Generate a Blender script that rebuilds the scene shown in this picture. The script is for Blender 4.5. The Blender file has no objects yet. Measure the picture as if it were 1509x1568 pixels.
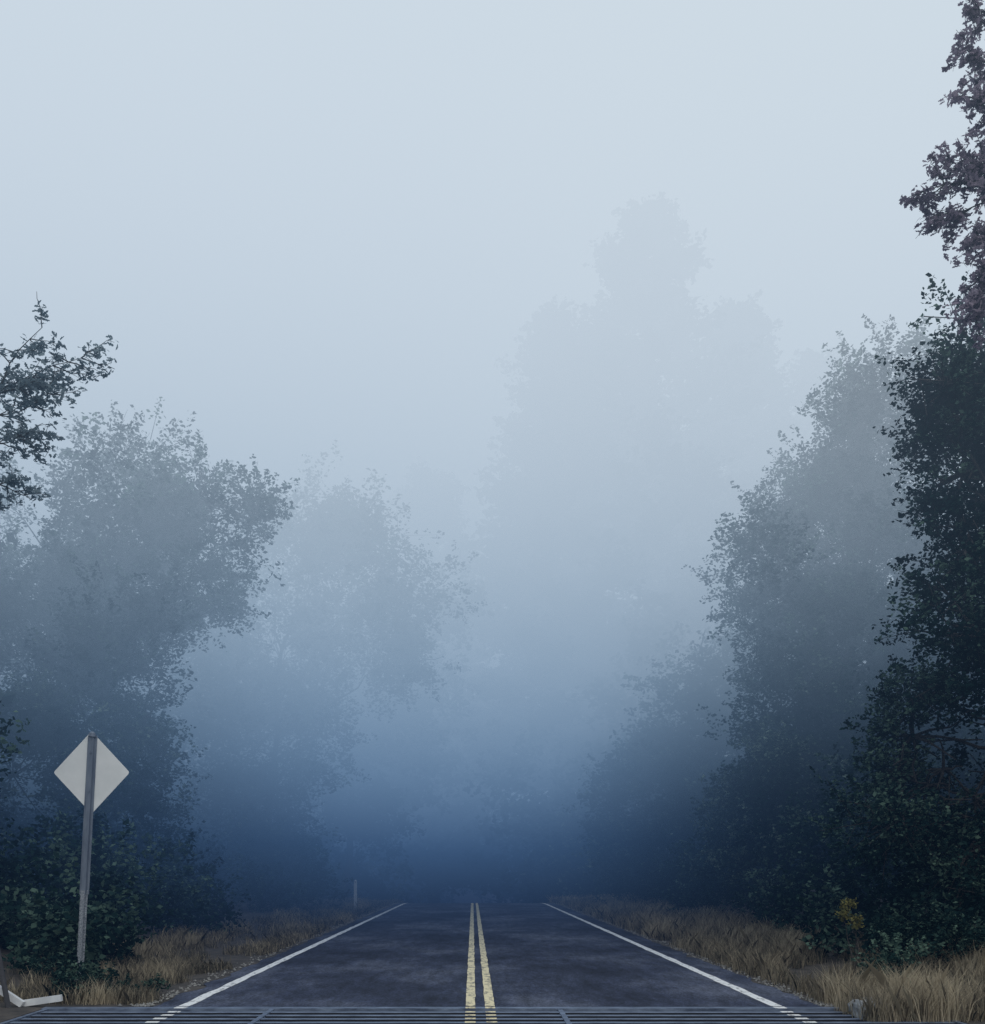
import bpy, math, random
import numpy as np
from mathutils import Vector, noise as mnoise
random.seed(7); rng=np.random.default_rng(7)
scene=bpy.context.scene
COL=scene.collection

# ---------------------------------------------------------------- helpers
def new_mat(name):
    m=bpy.data.materials.new(name); m.use_nodes=True
    nt=m.node_tree; nt.nodes.clear()
    out=nt.nodes.new('ShaderNodeOutputMaterial')
    return m,nt,out
def node(nt,t,**kw):
    n=nt.nodes.new(t)
    for k,v in kw.items(): setattr(n,k,v)
    return n
def ramp(nt,stops,fac=None):
    r=node(nt,'ShaderNodeValToRGB'); e=r.color_ramp.elements
    while len(e)<len(stops): e.new(0.5)
    for i,(p,c) in enumerate(stops):
        e[i].position=p; e[i].color=(c[0],c[1],c[2],1)
    if fac: nt.links.new(fac,r.inputs[0])
    return r
def noise_tex(nt,scale,detail=4,vec=None,rough=0.55):
    n=node(nt,'ShaderNodeTexNoise'); n.inputs['Scale'].default_value=scale
    n.inputs['Detail'].default_value=detail; n.inputs['Roughness'].default_value=rough
    if vec: nt.links.new(vec,n.inputs['Vector'])
    return n
def pos(nt,scale=(1,1,1)):
    g=node(nt,'ShaderNodeNewGeometry'); m=node(nt,'ShaderNodeMapping')
    m.inputs['Scale'].default_value=scale
    nt.links.new(g.outputs['Position'],m.inputs['Vector']); return m.outputs[0]
def simple_mat(name,c1,c2,scale=6,rough=0.7,metal=0,bump=0.0,vscale=(1,1,1)):
    m,nt,out=new_mat(name)
    b=node(nt,'ShaderNodeBsdfPrincipled'); b.inputs['Roughness'].default_value=rough
    b.inputs['Metallic'].default_value=metal
    n=noise_tex(nt,scale,6,pos(nt,vscale))
    r=ramp(nt,[(0.3,c1),(0.7,c2)],n.outputs['Fac'])
    nt.links.new(r.outputs[0],b.inputs['Base Color'])
    if bump>0:
        bp=node(nt,'ShaderNodeBump'); bp.inputs['Strength'].default_value=bump
        bp.inputs['Distance'].default_value=0.02
        nt.links.new(n.outputs['Fac'],bp.inputs['Height']); nt.links.new(bp.outputs[0],b.inputs['Normal'])
    nt.links.new(b.outputs[0],out.inputs[0]); return m
def leaf_mat(name,stops,trans=0.25):
    m,nt,out=new_mat(name)
    a=node(nt,'ShaderNodeAttribute'); a.attribute_name='tint'
    r=ramp(nt,stops,a.outputs['Fac'])
    b=node(nt,'ShaderNodeBsdfDiffuse')
    nt.links.new(r.outputs[0],b.inputs[0])
    t=node(nt,'ShaderNodeBsdfTranslucent'); nt.links.new(r.outputs[0],t.inputs[0])
    mx=node(nt,'ShaderNodeMixShader'); mx.inputs[0].default_value=trans
    nt.links.new(b.outputs[0],mx.inputs[1]); nt.links.new(t.outputs[0],mx.inputs[2])
    nt.links.new(mx.outputs[0],out.inputs[0]); return m
def np_mesh(name,verts,nper,mat,tint=None):
    """verts (F,nper,3) -> one mesh of F separate polygons"""
    F=verts.shape[0]; me=bpy.data.meshes.new(name)
    me.vertices.add(F*nper); me.vertices.foreach_set('co',verts.astype(np.float32).ravel())
    me.loops.add(F*nper); me.loops.foreach_set('vertex_index',np.arange(F*nper,dtype=np.int32))
    me.polygons.add(F); me.polygons.foreach_set('loop_start',np.arange(0,F*nper,nper,dtype=np.int32))
    me.update(calc_edges=True)
    if tint is not None:
        at=me.attributes.new('tint','FLOAT','POINT')
        at.data.foreach_set('value',np.repeat(tint,nper).astype(np.float32))
    me.materials.append(mat); return me
def obj(name,me,parent=None):
    o=bpy.data.objects.new(name,me); COL.objects.link(o)
    if parent: o.parent=parent
    return o
def empty(name,loc=(0,0,0)):
    o=bpy.data.objects.new(name,None); o.empty_display_size=0.3; COL.objects.link(o); return o
def pmesh(name,v,f,mats):
    me=bpy.data.meshes.new(name); me.from_pydata(v,[],f); me.update()
    for m in (mats if isinstance(mats,list) else [mats]): me.materials.append(m)
    return me
def box(v,f,x0,x1,y0,y1,z0,z1):
    b=len(v)
    v+= [(x0,y0,z0),(x1,y0,z0),(x1,y1,z0),(x0,y1,z0),(x0,y0,z1),(x1,y0,z1),(x1,y1,z1),(x0,y1,z1)]
    f+= [(b,b+3,b+2,b+1),(b+4,b+5,b+6,b+7),(b,b+1,b+5,b+4),(b+1,b+2,b+6,b+5),(b+2,b+3,b+7,b+6),(b+3,b,b+4,b+7)]
def tube(v,f,pts,rads,sides=6):
    base=len(v); n=len(pts)
    for i,p in enumerate(pts):
        p=Vector(p)
        d=(Vector(pts[min(i+1,n-1)])-Vector(pts[max(i-1,0)]))
        if d.length<1e-6: d=Vector((0,0,1))
        d.normalize()
        a=d.cross(Vector((0.31,0.95,0.05))); 
        if a.length<1e-3: a=d.cross(Vector((1,0,0)))
        a.normalize(); b=d.cross(a)
        for k in range(sides):
            t=2*math.pi*k/sides
            v.append(tuple(p+(a*math.cos(t)+b*math.sin(t))*rads[i]))
    for i in range(n-1):
        for k in range(sides):
            k2=(k+1)%sides
            f.append((base+i*sides+k,base+i*sides+k2,base+(i+1)*sides+k2,base+(i+1)*sides+k))
def bend(p0,p1,n,amp,sag=0):
    p0=Vector(p0);p1=Vector(p1);L=(p1-p0).length;out=[]
    o=Vector((random.uniform(0,99),random.uniform(0,99),random.uniform(0,99)))
    for i in range(n+1):
        t=i/n; w=math.sin(math.pi*t)
        q=p0.lerp(p1,t)+Vector(mnoise.noise_vector(o+Vector((t*2.5,0,0))))*amp*L*w
        q.z+=sag*L*w; out.append(q)
    return out

def ground_z(x,y):
    z=0.0
    if y>50:
        d=min(y,75)-50; z-=0.003*d*d
        if y>75: z-=0.15*25*(1-math.exp(-(y-75)/25))
    s=abs(x-0.2)
    if s>5.5: z+=0.10*min(s-5.5,6)+0.25*mnoise.noise(Vector((x*.15,y*.15,0)))*min(1,(s-5.5)/4)
    return z

# ---------------------------------------------------------------- materials
bark=simple_mat('bark',(0.02,0.018,0.018),(0.06,0.052,0.048),9,0.9,bump=0.6,vscale=(1,1,.25))
leaf_oak=leaf_mat('oak_foliage',[(0,(0.010,0.024,0.026)),(0.5,(0.038,0.068,0.064)),(1,(0.24,0.31,0.25))])
leaf_near=leaf_mat('grey_oak_leaves',[(0,(0.13,0.18,0.22)),(1,(0.29,0.36,0.40))],.5)
leaf_dark=leaf_mat('dark_foliage',[(0,(0.005,0.014,0.017)),(0.5,(0.015,0.038,0.036)),(1,(0.13,0.20,0.155))])
leaf_purple=leaf_mat('mauve_leaves',[(0,(0.19,0.155,0.215)),(1,(0.42,0.35,0.42))],0.5)
leaf_pine=leaf_mat('pine_needles',[(0,(0.03,0.045,0.035)),(1,(0.06,0.08,0.06))])
grass_dry=leaf_mat('dry_grass_blades',[(0,(0.035,0.044,0.04)),(0.35,(0.13,0.115,0.092)),(1,(0.54,0.46,0.34))],0.3)
leaf_yellow=leaf_mat('yellow_leaves',[(0,(0.12,0.12,0.05)),(1,(0.34,0.29,0.10))],0.3)

# ---------------------------------------------------------------- foliage
def leaf_quads(centers,size,flat=0.5,jit=0.35,shape='diamond'):
    N=len(centers)
    u=rng.normal(size=(N,3)); u[:,2]*=flat; u/=np.linalg.norm(u,axis=1)[:,None]
    w=rng.normal(size=(N,3)); v=np.cross(u,w); v/=np.linalg.norm(v,axis=1)[:,None]
    n=np.cross(u,v)
    s=(size*(1+jit*rng.uniform(-1,1,N)))[:,None]
    if shape=='diamond':
        P=[(-.5,0,0),(0.05,.3,.05),(.5,0,-.06),(0.05,-.3,.05)]
    else: # lobed oak leaf
        P=[(-.5,0,0),(-.25,.13,.02),(-.12,.08,.02),(.05,.27,.05),(.15,.12,.03),(.34,.2,.02),(.5,0,-.05),
           (.34,-.2,.02),(.15,-.12,.03),(.05,-.27,.05),(-.12,-.08,.02),(-.25,-.13,.02)]
    V=np.stack([centers+u*s*a+v*s*b+n*s*c for a,b,c in P],axis=1)
    return V

def infill(lobes):
    out=list(lobes); n=len(lobes)
    for i in range(n):
        for j in range(i+1,n):
            a=Vector(lobes[i][:3]);b=Vector(lobes[j][:3]);d=(a-b).length; ra,rb=lobes[i][3],lobes[j][3]
            if .5*(ra+rb)<d<1.25*(ra+rb) and random.random()<.8:
                m=a.lerp(b,random.uniform(.4,.6)); r=min(ra,rb)*random.uniform(.5,.8)
                out.append((m.x,m.y+random.uniform(-.5,.5),m.z,r))
    return out
def lobes_to_clumps(lobes,dens,sub=14,gap=-0.12,gscale=0.55):
    """lobes (x,y,z,r) -> sub lobe centres and twig clumps (pos,dir)"""
    subs=[];cl=[]
    for (x,y,z,r) in lobes:
        c=Vector((x,y,z))
        for _ in range(sub):
            d=Vector((random.gauss(0,1),random.gauss(0,1),random.gauss(0,1)*0.85)).normalized()
            sc=c+d*r*random.uniform(0.3,1.08); sr=r*random.uniform(0.18,0.5)
            subs.append((sc,sr,c))
            n=max(3,int(dens*sr*sr))
            for k in range(n):
                e=Vector((random.gauss(0,1),random.gauss(0,1),random.gauss(0,1))).normalized()
                q=sc+e*sr*(random.random()**0.45)*(1.0 if random.random()>.15 else random.uniform(1.15,1.7))
                if mnoise.noise(q*gscale)+0.5*mnoise.noise(q*gscale*2.7)<gap: continue
                dd=(e+ (q-c).normalized()*0.7+Vector((0,0,0.25))+Vector((random.gauss(0,.35),random.gauss(0,.35),random.gauss(0,.35)))).normalized()
                cl.append((q,dd))
    return subs,cl
def clump_leaves(cl,per,length,spread,zmin=None):
    q=np.array([c[0][:] for c in cl]); d=np.array([c[1][:] for c in cl]); N=len(cl)
    t=rng.random((N,per,1))
    C=q[:,None,:]+d[:,None,:]*t*length*rng.uniform(.5,1.4,(N,1,1))+rng.normal(size=(N,per,3))*spread*(1.1-t*.8)
    pn=np.array([mnoise.noise(c[0]*.9) for c in cl])[:,None]
    tint=np.clip(rng.normal(.40,.16,(N,1))+.55*pn+.10*d[:,2:3]+rng.normal(0,.15,(N,per)),0,1)
    return C.reshape(-1,3),tint.ravel()

def build_tree(name,base,lobes,leafmat,leaf,dens,per=26,length=0.55,spread=0.12,trunk_r=0.25,fork=0.35,shape='diamond',sub=14,gap=-0.12,twigs=0.2):
    root=empty(name)
    big=infill(lobes)
    subs,cl=lobes_to_clumps(big,dens*.72,sub,gap)
    C,t=clump_leaves(cl,per,length,spread)
    me=np_mesh('foliage',leaf_quads(C,leaf,shape=shape),4 if shape=='diamond' else 12,leafmat,t)
    obj('foliage',me,root)
    v=[];f=[]
    bx,by=base; bz=ground_z(bx,by)-.2
    cx=sum(l[0] for l in lobes)/len(lobes); cy=sum(l[1] for l in lobes)/len(lobes); zt=max(l[2] for l in lobes)
    fk=Vector((bx*.75+cx*.25,by*.75+cy*.25,bz+(zt-bz)*fork)); top=Vector((cx,cy,zt))
    tr=bend((bx,by,bz),fk,5,.06); rr=[trunk_r*(1.35 if i==0 else 1-.07*i) for i in range(6)]
    tube(v,f,tr,rr,8)
    lead=bend(fk,top,6,.1); tube(v,f,lead,[trunk_r*.55*(1-i/7) for i in range(7)],6)
    for (x,y,z,r) in lobes:
        c=Vector((x,y,z))
        if z<fk.z: s=tr[random.randint(2,4)]; 
        else: s=lead[min(5,max(0,int(5*(z-fk.z)/(zt-fk.z+.01))-1))] 
        tube(v,f,bend(s,c,6,.22,.03),[max(.015,trunk_r*.22*(1-i/6.8)) for i in range(7)],5)
    for sc,sr,c in subs:
        tube(v,f,bend(c,sc,3,.2),[.028,.022,.016,.01],4)
    for q,d in cl:
        if random.random()<twigs:
            tube(v,f,[q-d*random.uniform(.3,.7),q,q+d*length],[.010,.007,.003],3)
    obj('trunk_and_limbs',pmesh('trunk_and_limbs',[tuple(p) for p in v],f,bark),root)
    return root

def L(lst,y,dy=1.2):
    return [(a,y+random.uniform(-dy,dy),b,r) for a,b,r in lst]

# left oaks
build_tree('oak_tree',(-10.2,28.5),L([(-9.2,11.4,1.8),(-6.9,11.1,1.4),(-11.4,10.2,2.0),(-5.7,10.7,.95),(-6.4,9.5,1.0),(-8.0,9.9,1.7),(-7.4,8.7,1.0),
   (-10,8.2,2.2),(-8.6,7.7,1.4),(-12.4,7.4,2.1),(-10,5.4,2.0),(-11.9,4.1,2.2),(-9.3,3.5,1.7),(-14.5,9.5,2.3),(-15,5.5,2.4),(-8.6,5.6,1.2)],28),leaf_oak,.11,85,per=26,length=.65,gap=-.16)
build_tree('oak_tree',(-8.6,42.5),L([(-5.4,15.7,2.1),(-3.4,14,1.9),(-1.9,12.8,1.4),(-7.6,14.5,2.5),(-4.4,11,2.5),(-2.4,10.2,1.4),(-8,10.4,3),
   (-6.4,7.2,2.1),(-8.7,6.5,2.5),(-9.6,3.6,2.4),(-7.9,2.6,1.6),(-11,13,3),(-12,8,3)],42,1.8),leaf_oak,.16,42,per=24,length=.85,spread=.17,gap=-.2)
build_tree('oak_tree',(-7.5,60),L([(-6.2,8.5,3),(-4.9,4.2,2),(-8.4,4.6,3),(-.4,16.2,1.5),(-3.2,15.6,3),(-5.5,12,3.4),(-9,14,4),(-10,9,4),(-2.4,12.5,2)],60,2.5),
   leaf_oak,.28,14,per=22,length=.9,spread=.25)
# right oaks
build_tree('oak_tree',(9.4,17.2),L([(7.9,9.3,.9),(8.4,9.8,1.0),(7.35,9.2,.45),(8.0,8.1,.95),(8.8,7.3,1.4),(7.7,6.6,.85),(7.9,5.2,1.1),(7.5,3.9,1.1),
   (7.2,2.6,1.1),(8.8,4.1,1.6),(8.0,1.9,1.2),(9.9,9.2,1.5),(10.3,6,1.8),(10.2,3,1.8)],17,.9),leaf_dark,.08,130,per=28,length=.42,spread=.085,trunk_r=.2,gap=-.25)
build_tree('oak_tree',(10.8,30.5),L([(11.2,14.9,1.4),(12.8,15.2,1.7),(9.9,13.4,1.2),(8.8,12.2,.85),(8.4,10.5,1.2),(10.4,11.1,2.3),(8.5,8.4,1.4),(10.8,7.9,2.5),(11.8,13.2,2),
   (8.9,6.2,1.6),(8.2,4.5,1.6),(10.4,4.1,2.2),(7.4,2.4,1.2),(8.9,2,1.6),(13.3,12,2.4),(14,8,2.6),(13.6,4,2.4)],30),leaf_oak,.115,80,per=26,length=.6,gap=-.35)
build_tree('oak_tree',(9,45.5),L([(9.2,8.0,2.3),(7.8,6.0,2.1),(5.9,4.4,1.6),(11.2,10.6,2.1),(6.6,2.5,1.6),(9.4,3.3,2.2),(13,8,3),(12.5,4,3),(14.5,12,2.6)],45,2),
   leaf_oak,.19,38,per=24,length=.8,spread=.17,gap=-.3)
build_tree('oak_tree',(9,61),L([(8.5,6.2,2.6),(6,4,2.1),(5.6,1.8,2),(9.5,2.5,3),(11,9,3),(14,12,3.5),(14,6,4)],61,2.5),leaf_oak,.28,14,per=22,length=.9,spread=.25)

# tall pines in the fog
def build_pine(name,x,y,ztop,rmax,zlow,lean=0.0,leaf=.45,ex=.6):
    root=empty(name); bz=ground_z(x,y)-.3; v=[];f=[];cl=[]
    H=ztop-bz
    tube(v,f,[(x+lean*t*t,y,bz+H*t) for t in np.linspace(0,1,9)],[.6*(1-t*.97) for t in np.linspace(0,1,9)],8)
    z=zlow
    while z<ztop-.3:
        t=(ztop-z)/(ztop-zlow)
        R0=rmax*(t**ex)*(.92+.2*mnoise.noise(Vector((z*.28,x,0))))+.3
        for k in range(6):
            a=random.uniform(0,6.283)
            R=R0*random.uniform(.55,1.2)*(1+.25*mnoise.noise(Vector((math.cos(a)*1.2,math.sin(a)*1.2,z*.12+x))))
            c=Vector((x+lean*((z-bz)/H)**2,y,z)); e=c+Vector((math.cos(a)*R,math.sin(a)*R,R*random.uniform(-.1,.22)))
            pts=bend(c,e,4,.07,-.05); tube(v,f,pts,[.10,.08,.06,.04,.02],4)
            m=int(4+R*4)
            for i in range(m):
                s=random.random()**.55; p=c.lerp(e,s)
                p+=Vector((random.gauss(0,.5),random.gauss(0,.5),random.gauss(0,.35)))*(0.4+R*.07)
                cl.append((p,Vector((math.cos(a)+random.gauss(0,.5),math.sin(a)+random.gauss(0,.5),.3)).normalized()))
        z+=random.uniform(.5,1.0)
    C,t=clump_leaves(cl,12,1.3,.28)
    obj('foliage',np_mesh('foliage',leaf_quads(C,leaf),4,leaf_pine,t),root)
    obj('trunk_and_limbs',pmesh('trunk_and_limbs',[tuple(p) for p in v],f,bark),root)
build_pine('pine_tree',13.4,80,52,14,10,ex=.64)
build_pine('pine_tree',21.5,84,47,7.5,12)
build_pine('pine_tree',6.2,78,43,8.5,8)
build_pine('pine_tree',29,88,45,9,8)
build_pine('pine_tree',-3.2,86,35,7,1)

# near overhanging branches (trees stand just outside the frame, their limbs reach in)
def branch_tree(name,base,limbs,mat,leaf,trunk_r,top,twn=9,per=20,crown=None,tw=(.15,.42)):
    root=empty(name); v=[];f=[];cl=[]
    bz=ground_z(*base)-.2
    tr=bend((base[0],base[1],bz),top,8,.05); tube(v,f,tr,[trunk_r*(1.2-.9*i/8) for i in range(9)],9)
    for start,end,r0 in limbs:
        pts=bend(start,end,9,.10); 
        s0=min(tr,key=lambda p:(p-Vector(start)).length)
        tube(v,f,bend(s0,start,5,.08)+pts,[r0*2.4-(r0*1.4)*i/6 for i in range(6)]+[r0*(1-.085*i) for i in range(10)],6)
        Lm=(Vector(end)-Vector(start)).length
        for k in range(twn):
            i=random.randint(2,9); a=pts[i]
            dirn=(pts[i]-pts[i-1]).normalized()
            d=(dirn*.7+Vector((random.gauss(0,.6),random.gauss(0,.6),random.gauss(0,.55)-.05))).normalized()
            ln=random.uniform(*tw)*min(1,Lm)
            tp=bend(a,a+d*ln,4,.15); tube(v,f,tp,[.008,.007,.005,.004,.003],4)
            for j in range(4):
                q=tp[random.randint(1,4)]; d2=(d+Vector((random.gauss(0,.6),random.gauss(0,.6),random.gauss(0,.6)-.2))).normalized()
                e=q+d2*random.uniform(.06,.16); tube(v,f,[q,e],[.004,.002],3)
                cl.append((q,d2))
    C,t=clump_leaves(cl,per,.16,.035)
    obj('foliage',np_mesh('foliage',leaf_quads(C,leaf,shape='oak'),12,mat,t),root)
    if crown:
        subs,c2=lobes_to_clumps(crown,70,12); C,t=clump_leaves(c2,22,.4,.1)
        obj('crown_foliage',np_mesh('crown_foliage',leaf_quads(C,.12),4,mat,t),root)
        for x,y,z,r in crown:
            s0=min(tr,key=lambda p:(p-Vector((x,y,z))).length)
            tube(v,f,bend(s0,(x,y,z),5,.1),[.09,.075,.06,.045,.03,.02],5)
        for sc,sr,c in subs: tube(v,f,bend(c,sc,3,.1),[.03,.022,.016,.01],4)
    obj('trunk_and_limbs',pmesh('trunk_and_limbs',[tuple(p) for p in v],f,bark),root)
branch_tree('oak_tree',(-8.6,11.5),[((-5.9,12,6.6),(-4.95,12,7.85),.014),((-5.9,12,7.0),(-4.5,12,7.5),.013),((-5.8,12,6.6),(-4.9,12,7.1),.012),
   ((-5.9,12,6.3),(-5.05,12,6.65),.012),((-5.9,12,6.2),(-5.08,12,5.90),.013),((-5.9,12.2,7.1),(-4.9,12.1,7.4),.012)],
   leaf_near,.078,.22,(-8.2,11.6,9.5),twn=13,per=7,crown=[(-8.3,11.5,9,1.7),(-9.6,11.8,7.5,1.8),(-7.6,10.5,7.6,1.2)],tw=(.2,.42))
branch_tree('maple_tree',(9.2,11.8),[((6.2,12,9.6),(5.18,12,9.42),.015),((6.2,12,9.7),(5.45,12,9.75),.014),((6.3,12,10.2),(5.72,12,10.5),.014),((6.3,12,10.6),(5.76,12,11.0),.014),
   ((6.2,12,9.4),(5.38,12,9.15),.014),((6.3,12,9.0),(5.75,12,8.85),.013),((6.2,12,8.8),(5.7,12,8.3),.014),((6.3,12,8.5),(5.72,12,8.0),.014),((6.3,12,11.2),(5.82,12,11.5),.014),
   ((6.3,12,9.7),(5.8,12,9.6),.013),((6.3,12,8.3),(5.85,12,8.5),.013)],
   leaf_purple,.08,.2,(8.7,12,11.5),twn=13,per=9,crown=[(8.6,12,11.3,1.7),(9.4,11.5,9.3,1.7),(7.9,12.4,9.8,1.1)])

# undergrowth and distant woods
def mass(name,lobes,mat,leaf,dens,per,length,spread,gap=-.25):
    subs,cl=lobes_to_clumps(lobes,dens,10,gap); C,t=clump_leaves(cl,per,length,spread)
    obj(name,np_mesh(name,leaf_quads(C,leaf),4,mat,t))
lb=[]
for i in range(34):
    y=random.uniform(17,58); x=-random.uniform(6.8,10.5); r=random.uniform(.8,1.5); lb.append((x,y,ground_z(x,y)+r*.7,r))
for i in range(34):
    y=random.uniform(16.5,58); x=random.uniform(7.2,10.5); r=random.uniform(.8,1.5); lb.append((x,y,ground_z(x,y)+r*.7,r))
for i in range(30):
    y=random.uniform(15.5,34); s=random.choice((-1,1)); x=s*random.uniform(9,14); r=random.uniform(1.2,1.9); lb.append((x,y,ground_z(x,y)+r*random.uniform(.5,1.6),r))
for i in range(20):
    y=random.uniform(15.2,19); x=-random.uniform(6.0,10); r=random.uniform(.4,.8); lb.append((x,y,ground_z(x,y)+r*.6,r))
for i in range(12):
    y=random.uniform(15.2,19); x=random.uniform(6.5,9.5); r=random.uniform(.35,.7); lb.append((x,y,ground_z(x,y)+r*.6,r))
mass('undergrowth',lb,leaf_dark,.12,52,20,.45,.12)
lb=[]
for i in range(64):
    s=random.choice((-1,1)); y=random.uniform(18,75); x=s*random.uniform(14,24); r=random.uniform(2,3.6); lb.append((x,y,random.uniform(1.5,9),r))
for i in range(50):
    y=random.uniform(66,100); x=random.uniform(-28,30)
    if abs(x-1)<3.0 and y<85: x+=7
    r=random.uniform(2.5,4.5); lb.append((x,y,ground_z(x,y)+random.uniform(1,13),r))
for i in range(22):
    y=random.uniform(96,118); x=random.uniform(-12,14); r=random.uniform(2.5,4); lb.append((x,y,ground_z(x,y)+random.uniform(1,11),r))
mass('distant_trees',lb,leaf_oak,.46,6,20,1.1,.35,gap=-.5)

# ---------------------------------------------------------------- ground with a pit under the cattle guard
xs=sorted(set([-400,-250,-150,-100,-60,-40]+list(np.arange(-30,-6,1.5))+[-5.6,-5.02,-5.0,-3,0,3,5.2,5.22,5.8]+list(np.arange(6.5,31,1.5))+[40,60,100,150,250,400]))
ys=sorted(set([-200,-100,-50,-20,0,5,9.0,9.02,10.5,12.2,12.22,13]+list(np.arange(14,110,2.0))+[115,130,160,220,300,500,900]))
v=[];f=[]
for y in ys:
    for x in xs:
        z=ground_z(x,y)
        if 9.01<y<12.21 and -5.01<x<5.21: z=-.45
        v.append((x,y,z))
nx=len(xs)
for j in range(len(ys)-1):
    for i in range(nx-1): f.append((j*nx+i,j*nx+i+1,(j+1)*nx+i+1,(j+1)*nx+i))
gm=simple_mat('leaf_litter_soil',(0.018,0.016,0.016),(0.085,0.07,0.06),3.5,.95,bump=.5)
obj('ground',pmesh('ground',v,f,gm))

# road
m,nt,out=new_mat('asphalt')
b=node(nt,'ShaderNodeBsdfPrincipled'); b.inputs['Roughness'].default_value=.85; b.inputs['Specular IOR Level'].default_value=.25
n1=noise_tex(nt,.5,6,pos(nt,(.8,.45,1)),.6); n2=noise_tex(nt,30,4,pos(nt),.8); n3=noise_tex(nt,3.2,8,pos(nt,(1.6,.35,1)),.75)
r1=ramp(nt,[(.36,(.014,.018,.038)),(.50,(.036,.044,.080)),(.62,(.085,.096,.142))],n1.outputs['Fac'])
r2=ramp(nt,[(.36,(.3,.3,.3)),(.64,(1.65,1.65,1.65))],n2.outputs['Fac'])
r3=ramp(nt,[(.35,(.5,.5,.5)),(.65,(1.35,1.35,1.35))],n3.outputs['Fac'])
mu=node(nt,'ShaderNodeMixRGB',blend_type='MULTIPLY'); mu.inputs[0].default_value=1
mu2=node(nt,'ShaderNodeMixRGB',blend_type='MULTIPLY'); mu2.inputs[0].default_value=1
nt.links.new(r1.outputs[0],mu.inputs[1]); nt.links.new(r2.outputs[0],mu.inputs[2]); nt.links.new(mu.outputs[0],mu2.inputs[1]); nt.links.new(r3.outputs[0],mu2.inputs[2])
nt.links.new(mu2.outputs[0],b.inputs['Base Color'])
bp=node(nt,'ShaderNodeBump'); bp.inputs['Strength'].default_value=.35; bp.inputs['Distance'].default_value=.01
nt.links.new(n2.outputs['Fac'],bp.inputs['Height']); nt.links.new(bp.outputs[0],b.inputs['Normal'])
nt.links.new(b.outputs[0],out.inputs[0]); asphalt=m
def strip(v,f,xa,xb,y0,y1,dz,step=.25,jit=0,seed=0):
    n=int((y1-y0)/step); b=len(v)
    for i in range(n+1):
        y=y0+(y1-y0)*i/n
        ja=jit*(mnoise.noise(Vector((y*1.3,seed,0)))+.5*mnoise.noise(Vector((y*5,seed,3)))); jb=jit*(mnoise.noise(Vector((y*1.3,seed+9,0)))+.5*mnoise.noise(Vector((y*5,seed+9,3))))
        z=ground_z(0,y)+dz
        v+=[(xa+ja,y,z),((xa+xb)/2,y,z),(xb+jb,y,z)]
        if i: k=b+3*i; f+=[(k-3,k-2,k+1,k),(k-2,k-1,k+2,k+1)]
v=[];f=[]
strip(v,f,-3.75,4.1,12.22,130,.012,jit=.16,seed=1); strip(v,f,-3.75,4.1,-30,9.0,.012,.5,jit=.16,seed=2)
obj('road',pmesh('road',v,f,asphalt))
def paint(name,col,worn,thr):
    m,nt,out=new_mat(name)
    b=node(nt,'ShaderNodeBsdfPrincipled'); b.inputs['Roughness'].default_value=.6
    n=noise_tex(nt,7,8,pos(nt,(1.5,.6,1)),.75); r=ramp(nt,[(thr-.05,worn),(thr+.06,col)],n.outputs['Fac'])
    nt.links.new(r.outputs[0],b.inputs['Base Color']); nt.links.new(b.outputs[0],out.inputs[0]); return m
yel=paint('yellow_paint',(.80,.69,.44),(.20,.18,.15),.45); whi=paint('white_paint',(.82,.82,.84),(.2,.2,.22),.42)
v=[];f=[]
strip(v,f,-.085,.03,12.3,100,.016,jit=.015,seed=3); strip(v,f,.145,.26,12.3,100,.016,jit=.015,seed=4)
obj('yellow_centre_lines',pmesh('yellow_centre_lines',v,f,yel))
v=[];f=[]
strip(v,f,-3.47,-3.335,12.3,100,.016,jit=.025,seed=5); strip(v,f,3.51,3.645,12.3,100,.016,jit=.025,seed=6)
obj('white_edge_lines',pmesh('white_edge_lines',v,f,whi))

# cattle guard
steel=simple_mat('worn_lit_steel',(.05,.065,.11),(.22,.27,.38),14,.5,.3,bump=.2,vscale=(.3,1,1))  # mottled wear, plus a brighter tone painting the light on rail tops
dark=simple_mat('shaded_rail_side',(.006,.006,.009),(.015,.015,.02),5,.9)  # painted shade: near-black keeps the rail sides looking unlit
cg=empty('cattle_guard'); v=[];f=[]; vt=[];ft=[]
y=9.2
rails=[]
while y<12.0:
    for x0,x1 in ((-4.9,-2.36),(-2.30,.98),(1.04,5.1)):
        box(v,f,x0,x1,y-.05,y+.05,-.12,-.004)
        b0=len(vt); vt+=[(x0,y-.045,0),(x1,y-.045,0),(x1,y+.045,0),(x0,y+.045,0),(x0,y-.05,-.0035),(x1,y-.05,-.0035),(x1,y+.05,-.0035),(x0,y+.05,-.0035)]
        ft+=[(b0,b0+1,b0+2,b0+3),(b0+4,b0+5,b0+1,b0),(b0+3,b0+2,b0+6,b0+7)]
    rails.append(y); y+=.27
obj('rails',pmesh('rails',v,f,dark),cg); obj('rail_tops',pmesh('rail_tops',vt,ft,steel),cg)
v=[];f=[]
box(v,f,-5,5.2,12.1,12.24,-.4,.014); box(v,f,-5,5.2,8.98,9.05,-.4,.014)
for x in (-4.95,-2.33,1.01,5.15): box(v,f,x-.028,x+.028,9.05,12.1,-.4,.006)
obj('frame',pmesh('frame',v,f,steel),cg)
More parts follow.
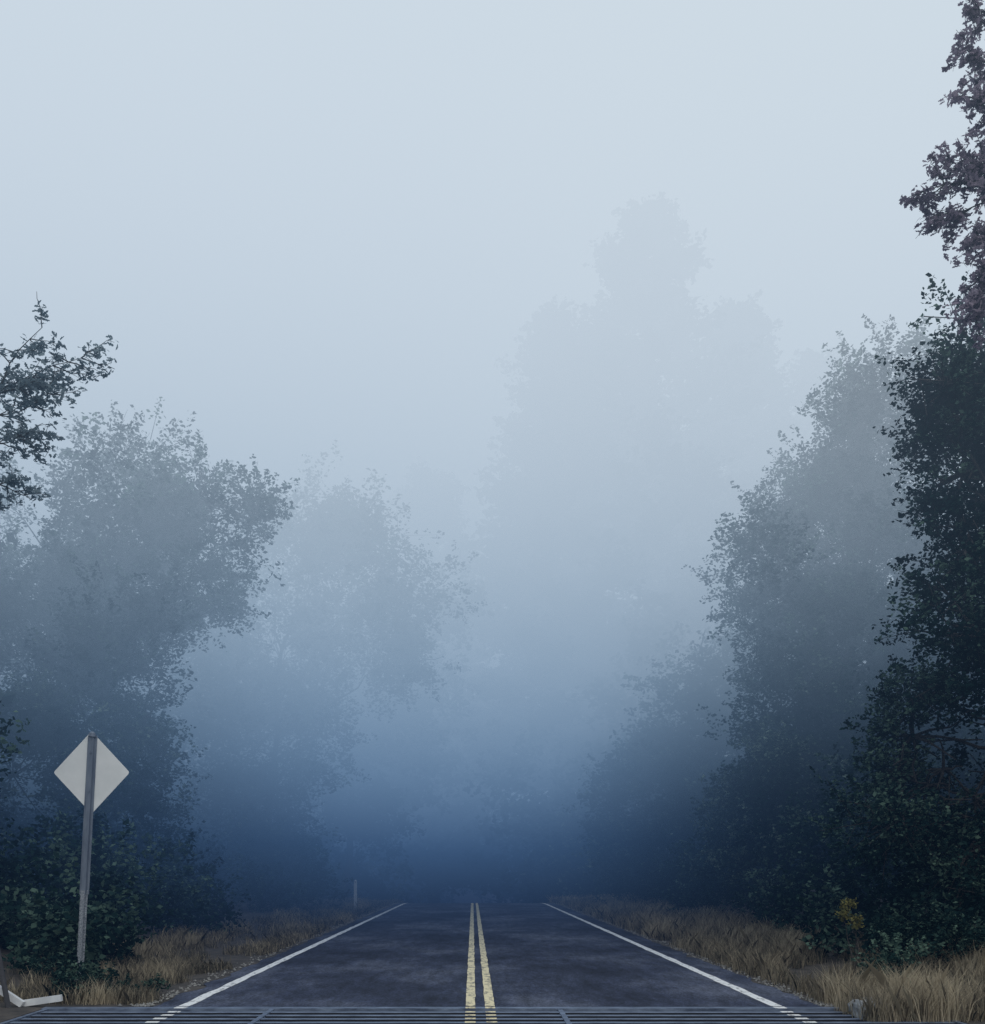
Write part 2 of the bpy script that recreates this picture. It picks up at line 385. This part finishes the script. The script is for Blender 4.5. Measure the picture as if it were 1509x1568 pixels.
for nm,prs,mt in (('yellow_paint_on_rails',((-.085,.03),(.145,.26)),yel),('white_paint_on_rails',((-3.47,-3.335),(3.51,3.645)),whi)):
    v=[];f=[]
    for yy in rails:
        for xa,xb in prs: box(v,f,xa,xb,yy-.04,yy+.04,-.002,.004)
    for xa,xb in prs: box(v,f,xa,xb,12.11,12.23,.010,.018)
    obj(nm,pmesh(nm,v,f,mt),cg)

# guard wing at left: white boards with a dark post
wing=empty('cattle_guard_wing'); wm=simple_mat('chalky_white_board',(.5,.51,.55),(.75,.75,.77),5,.7)
def board(a,b,t,hh):
    a=Vector(a);b=Vector(b);d=(b-a).normalized();n=Vector((0,1,0));u=d.cross(n).normalized()
    v=[];
    for p in (a,b):
        for s,q in ((-1,-1),(1,-1),(1,1),(-1,1)): v.append(tuple(p+n*t*s+u*hh*q))
    return v,[(0,1,2,3),(4,7,6,5),(0,4,5,1),(1,5,6,2),(2,6,7,3),(3,7,4,0)]
for k,(a,b_) in enumerate((((-5.80,12.25,.38),(-5.28,12.25,.04),),((-5.34,12.32,.04),(-4.85,12.32,.11)))):
    vv,ff=board(a,b_,.03,.038); obj('board_%d'%(k+1),pmesh('board',vv,ff,wm),wing)
v=[];f=[]; tube(v,f,[(-5.54,12.15,.75),(-5.40,12.15,0)],[.03,.03],8); tube(v,f,[(-5.54,12.15,.752),(-5.54,12.15,.76)],[.03,.001],8)
obj('post',pmesh('post',v,f,simple_mat('dark_post',(.03,.03,.035),(.06,.06,.07),8)),wing)

# traffic sign seen from the back
sign=empty('traffic_sign')
galv=simple_mat('galvanised_post',(.10,.125,.18),(.20,.23,.29),9,.5,.3,vscale=(1,1,.3))
perf=simple_mat('speckled_sleeve',(.05,.06,.09),(.42,.45,.5),55,.6,.2)
alu=simple_mat('sign_back_aluminium',(.72,.73,.74),(.82,.82,.83),4,.6,.0)
def lx(z): return -5.50+(z/3.55)*.19
by=14.6
def channel(v,f,z0,z1,w,yc,d,x_of):
    prof=[(-w,0),(-w*.55,0),(-w*.42,-d),(w*.42,-d),(w*.55,0),(w,0),(w,.006),(w*.5,.006),(w*.36,-d+.006),(-w*.36,-d+.006),(-w*.5,.006),(-w,.006)]
    n=len(prof); b=len(v); zs=np.linspace(z0,z1,10)
    for z in zs:
        for px,py in prof: v.append((x_of(z)+px,yc+py,z))
    for i in range(len(zs)-1):
        for k in range(n): f.append((b+i*n+k,b+i*n+(k+1)%n,b+(i+1)*n+(k+1)%n,b+(i+1)*n+k))
    f.append(tuple(b+(len(zs)-1)*n+k for k in range(n)))
v=[];f=[]; channel(v,f,1.28,3.50,.066,by-.005,.035,lx)
tube(v,f,[(lx(3.48),by-.022,3.48),(lx(3.53),by-.022,3.53),(lx(3.56),by-.022,3.555)],[.05,.045,.012],10)
obj('post',pmesh('post',v,f,galv),sign)
v=[];f=[]; channel(v,f,-.3,1.34,.052,by-.012,.045,lx); obj('post_sleeve',pmesh('post_sleeve',v,f,perf),sign)
cx,cz=lx(2.98)+.01,2.985; R=.545; pts=[]
for k,a0 in enumerate((0,90,180,270)):
    for da in (-40,-20,0,20,40):
        a=math.radians(a0+da); c0=Vector((math.cos(math.radians(a0)),math.sin(math.radians(a0))))*(R-.045)
        q=c0+Vector((math.cos(a),math.sin(a)))*.032; pts.append(q)
v=[];f=[]
for yy in (by+.004,by+.007):
    for q in pts: v.append((cx+q.x*.98,yy,cz+q.y*1.06))
n=len(pts); f.append(tuple(range(n))); f.append(tuple(range(2*n-1,n-1,-1)))
for k in range(n): f.append((k,k+n,(k+1)%n+n,(k+1)%n))
obj('plate',pmesh('plate',v,f,alu),sign)
v=[];f=[]
for z in (2.72,3.26): tube(v,f,[(lx(z),by-.055,z),(lx(z),by-.040,z)],[.014,.014],8); f.append(tuple(range(len(v)-16,len(v)-8)))
obj('bolts',pmesh('bolts',v,f,galv),sign)
# small roadside marker post
mp=empty('marker_post'); v=[];f=[]; box(v,f,-4.90,-4.77,43,43.03,0,1.2)
tube(v,f,[(-4.835,43.015,1.2),(-4.835,43.015,1.26)],[.062,.02],6)
obj('stake',pmesh('stake',v,f,simple_mat('marker_white',(.65,.65,.67),(.8,.8,.8),5)),mp)

# concrete block / rock on right verge
def rock(v,f,c,s,seed):
    import bmesh
    bm=bmesh.new(); bmesh.ops.create_icosphere(bm,subdivisions=3,radius=1)
    for w in bm.verts:
        q=w.co.copy(); m=max(abs(q.x),abs(q.y),abs(q.z)); q=q.lerp(q/m,.55)
        q*=1+.16*mnoise.noise(q*1.7+Vector((seed,0,0)))+.06*mnoise.noise(q*6)
        w.co=Vector((c[0]+q.x*s[0],c[1]+q.y*s[1],c[2]+q.z*s[2]))
    b=len(v); v+= [tuple(w.co) for w in bm.verts]; f+=[tuple(b+w.index for w in t.verts) for t in bm.faces]; bm.free()
v=[];f=[]; rock(v,f,(4.42,11.55,.06),(.2,.3,.13),1); rock(v,f,(4.62,12.45,.02),(.1,.12,.05),5)
obj('concrete_block',pmesh('concrete_block',v,f,simple_mat('weathered_concrete',(.16,.165,.18),(.4,.41,.43),9,.9,bump=.5)))
# gravel
v=[];f=[]
for i in range(1800):
    s=random.random(); y=12.3+43*random.random()**1.7
    x=(4.10+abs(random.gauss(0,.18))) if s<.6 else (-3.8-abs(random.gauss(0,.14)))
    r=random.uniform(.008,.028); z=ground_z(0,y)+.012; b=len(v)
    v+=[(x+r*random.uniform(.6,1.2),y,z),(x,y+r,z),(x-r*random.uniform(.6,1.2),y,z),(x,y-r,z),(x+random.uniform(-.3,.3)*r,y,z+r*random.uniform(.6,1.1))]
    f+=[(b,b+1,b+4),(b+1,b+2,b+4),(b+2,b+3,b+4),(b+3,b,b+4)]
obj('gravel',pmesh('gravel',v,f,simple_mat('gravel_stone',(.08,.08,.08),(.35,.34,.33),30,.9)))

# ---------------------------------------------------------------- grass
def grass(name,N,xf,y0,y1,hlo,hhi,mat,pw=1.6,tuft=22,tmean=.5,thr=-.12):
    nt_=N//tuft
    ty=y0+(y1-y0)*rng.random(nt_)**pw; tx=xf(ty,rng.random(nt_)); th=rng.uniform(hlo,hhi,nt_)
    pn=np.array([mnoise.noise(Vector((a*.9,b*.45,5)))+.5*mnoise.noise(Vector((a*2.3,b*1.5,9))) for a,b in zip(tx,ty)])
    keep=pn>thr; ty=ty[keep];tx=tx[keep];th=th[keep]*(1+.8*pn[keep]);pn=pn[keep]; n=len(ty)
    X=np.repeat(tx,tuft)+rng.normal(0,.06,n*tuft); Y=np.repeat(ty,tuft)+rng.normal(0,.06,n*tuft)
    Z=np.array([ground_z(a,b) for a,b in zip(tx,ty)]); Z=np.repeat(Z,tuft)-.01
    H=np.repeat(th,tuft)*rng.uniform(.4,1.35,n*tuft); M=n*tuft
    a=rng.uniform(0,6.283,M); ln=H*rng.uniform(.1,.75,M); w=rng.uniform(.0015,.0035,M)*(1+Y/26)
    dx=np.cos(a)*ln;dy=np.sin(a)*ln; b=rng.uniform(0,3.14,M); wx=np.cos(b)*w; wy=np.sin(b)*w
    P=np.stack([X,Y,Z],1); mid=P+np.stack([dx*.3,dy*.3,H*.6],1); tip=P+np.stack([dx,dy,H],1); W=np.stack([wx,wy,0*w],1)
    V=np.stack([P-W,P+W,mid+W*.8,tip,mid-W*.8],1)
    t=np.clip(np.repeat(tmean+.8*pn,tuft)+rng.normal(0,.22,M),0,1)
    obj(name,np_mesh(name,V,5,mat,t))
grass('dry_grass',150000,lambda y,u: 4.3+u**1.25*3.3,11.2,60,.10,.33,grass_dry,1.5,tmean=.52,thr=-.2)
grass('dry_grass',80000,lambda y,u: -3.95-u**1.4*2.7,12.6,60,.07,.22,grass_dry,1.5,tmean=.44)
# weeds beside the guard and right verge shrubs
mass('weed_shrub',[(-4.75,12.9,.12,.25),(-4.45,13.2,.12,.22),(-5.0,13.3,.15,.28),(-4.2,13.6,.08,.16),(-5.3,13.9,.15,.3),(-5.8,14.3,.2,.35)],leaf_dark,.045,900,16,.1,.03,-.6)
mass('weed_shrub',[(5.0,13.3,.18,.28),(5.5,13.6,.25,.34),(5.2,12.6,.1,.2),(6.1,14.6,.3,.4),(6.6,15.5,.5,.6),(7.2,15,.5,.6)],leaf_dark,.055,500,16,.12,.04,-.5)
mass('yellow_leaf_shrub',[(5.38,15,1.12,.09),(5.5,15,.88,.07),(5.33,15,1.0,.05)],leaf_yellow,.05,450,5,.05,.03,-.6)
v=[];f=[]
for e in ((5.38,15,1.15),(5.5,15,.9),(5.3,15,1.0)): tube(v,f,bend((5.5,15,0),e,6,.1),[.012,.011,.01,.008,.006,.005,.004],5)
o=obj('stems',pmesh('stems',v,f,bark),bpy.data.objects['yellow_leaf_shrub'])

# ---------------------------------------------------------------- fog (absorbing volume; its emission stands in for scattered daylight)
m,nt,out=new_mat('fog')
def mth(op,a,b=None):
    n=node(nt,'ShaderNodeMath',operation=op)
    for i,x in enumerate((a,b)):
        if x is None: continue
        if hasattr(x,'links'): nt.links.new(x,n.inputs[i])
        else: n.inputs[i].default_value=x
    return n.outputs[0]
def mrange(val,a,b,c,d):
    n=node(nt,'ShaderNodeMapRange',interpolation_type='SMOOTHSTEP')
    for k,x in zip(('From Min','From Max','To Min','To Max'),(a,b,c,d)): n.inputs[k].default_value=x
    nt.links.new(val,n.inputs['Value']); return n.outputs[0]
g=node(nt,'ShaderNodeNewGeometry'); sp=node(nt,'ShaderNodeSeparateXYZ'); nt.links.new(g.outputs['Position'],sp.inputs[0])
X,Y,Z=sp.outputs
cr=ramp(nt,[(0,(.015,.032,.080)),(.05,(.050,.108,.225)),(.10,(.150,.255,.405)),(.16,(.305,.425,.56)),(.23,(.465,.57,.675)),(.31,(.60,.69,.785)),(.42,(.65,.735,.825)),(.64,(.67,.76,.825)),(1,(.69,.775,.805))],mth('DIVIDE',Z,50))  # glow colour by height: daylight painted into the fog, dark near the ground
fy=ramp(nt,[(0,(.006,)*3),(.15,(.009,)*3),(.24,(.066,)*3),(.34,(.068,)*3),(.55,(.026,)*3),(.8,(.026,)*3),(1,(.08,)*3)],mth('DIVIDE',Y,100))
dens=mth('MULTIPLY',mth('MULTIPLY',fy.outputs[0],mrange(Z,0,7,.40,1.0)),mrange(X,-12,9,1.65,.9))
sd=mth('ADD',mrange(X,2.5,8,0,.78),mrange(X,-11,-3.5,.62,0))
side=mth('MULTIPLY',sd,mrange(Z,2,12,1,0))  # dims the glow low down at both sides: painted canopy shade
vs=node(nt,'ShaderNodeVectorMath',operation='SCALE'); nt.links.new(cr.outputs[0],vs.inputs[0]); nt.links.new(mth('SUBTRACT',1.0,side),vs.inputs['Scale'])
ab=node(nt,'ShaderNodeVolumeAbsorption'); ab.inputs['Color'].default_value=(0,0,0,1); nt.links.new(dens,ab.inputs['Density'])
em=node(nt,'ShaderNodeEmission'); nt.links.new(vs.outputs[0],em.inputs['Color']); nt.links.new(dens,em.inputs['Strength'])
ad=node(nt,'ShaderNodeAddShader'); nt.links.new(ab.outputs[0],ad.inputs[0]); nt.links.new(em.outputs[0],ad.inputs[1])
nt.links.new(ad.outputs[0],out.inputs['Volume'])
try: m.cycles.volume_step_rate=2.0
except Exception as e: print(e)
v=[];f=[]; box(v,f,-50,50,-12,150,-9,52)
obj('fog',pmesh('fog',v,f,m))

# ---------------------------------------------------------------- sky, sun, camera
w=bpy.data.worlds.new('World'); scene.world=w; w.use_nodes=True; nt=w.node_tree; nt.nodes.clear()
out=node(nt,'ShaderNodeOutputWorld'); bg=node(nt,'ShaderNodeBackground')
sk=node(nt,'ShaderNodeTexSky',sky_type='NISHITA'); sk.sun_disc=False; sk.sun_elevation=math.radians(50); sk.sun_rotation=math.radians(160)
hs=node(nt,'ShaderNodeMixRGB'); hs.inputs[0].default_value=.92; hs.inputs[2].default_value=(8.25,8.85,8.6,1)
nt.links.new(sk.outputs[0],hs.inputs[1]); nt.links.new(hs.outputs[0],bg.inputs[0]); bg.inputs[1].default_value=.1
nt.links.new(bg.outputs[0],out.inputs[0])
try: w.cycles.sampling_method='NONE'
except Exception as e: print(e)
sl=bpy.data.lights.new('sun','SUN'); sl.energy=.9; sl.angle=math.radians(25); sl.color=(1,.97,.93)
so=bpy.data.objects.new('sun',sl); COL.objects.link(so); so.rotation_euler=(math.radians(40),0,math.radians(20))
cam=bpy.data.cameras.new('camera'); co=bpy.data.objects.new('camera',cam); COL.objects.link(co)
co.location=(0,0,1.6); co.rotation_euler=(math.radians(90),0,0)
cam.sensor_fit='HORIZONTAL'; cam.sensor_width=36; cam.lens=36*1600/1509; cam.shift_x=.02; cam.shift_y=.365; cam.clip_end=2000
scene.camera=co
scene.view_settings.view_transform='Standard'; scene.view_settings.look='None'; scene.view_settings.exposure=0
print('polys', sum(len(o.data.polygons) for o in scene.objects if o.type=='MESH'))
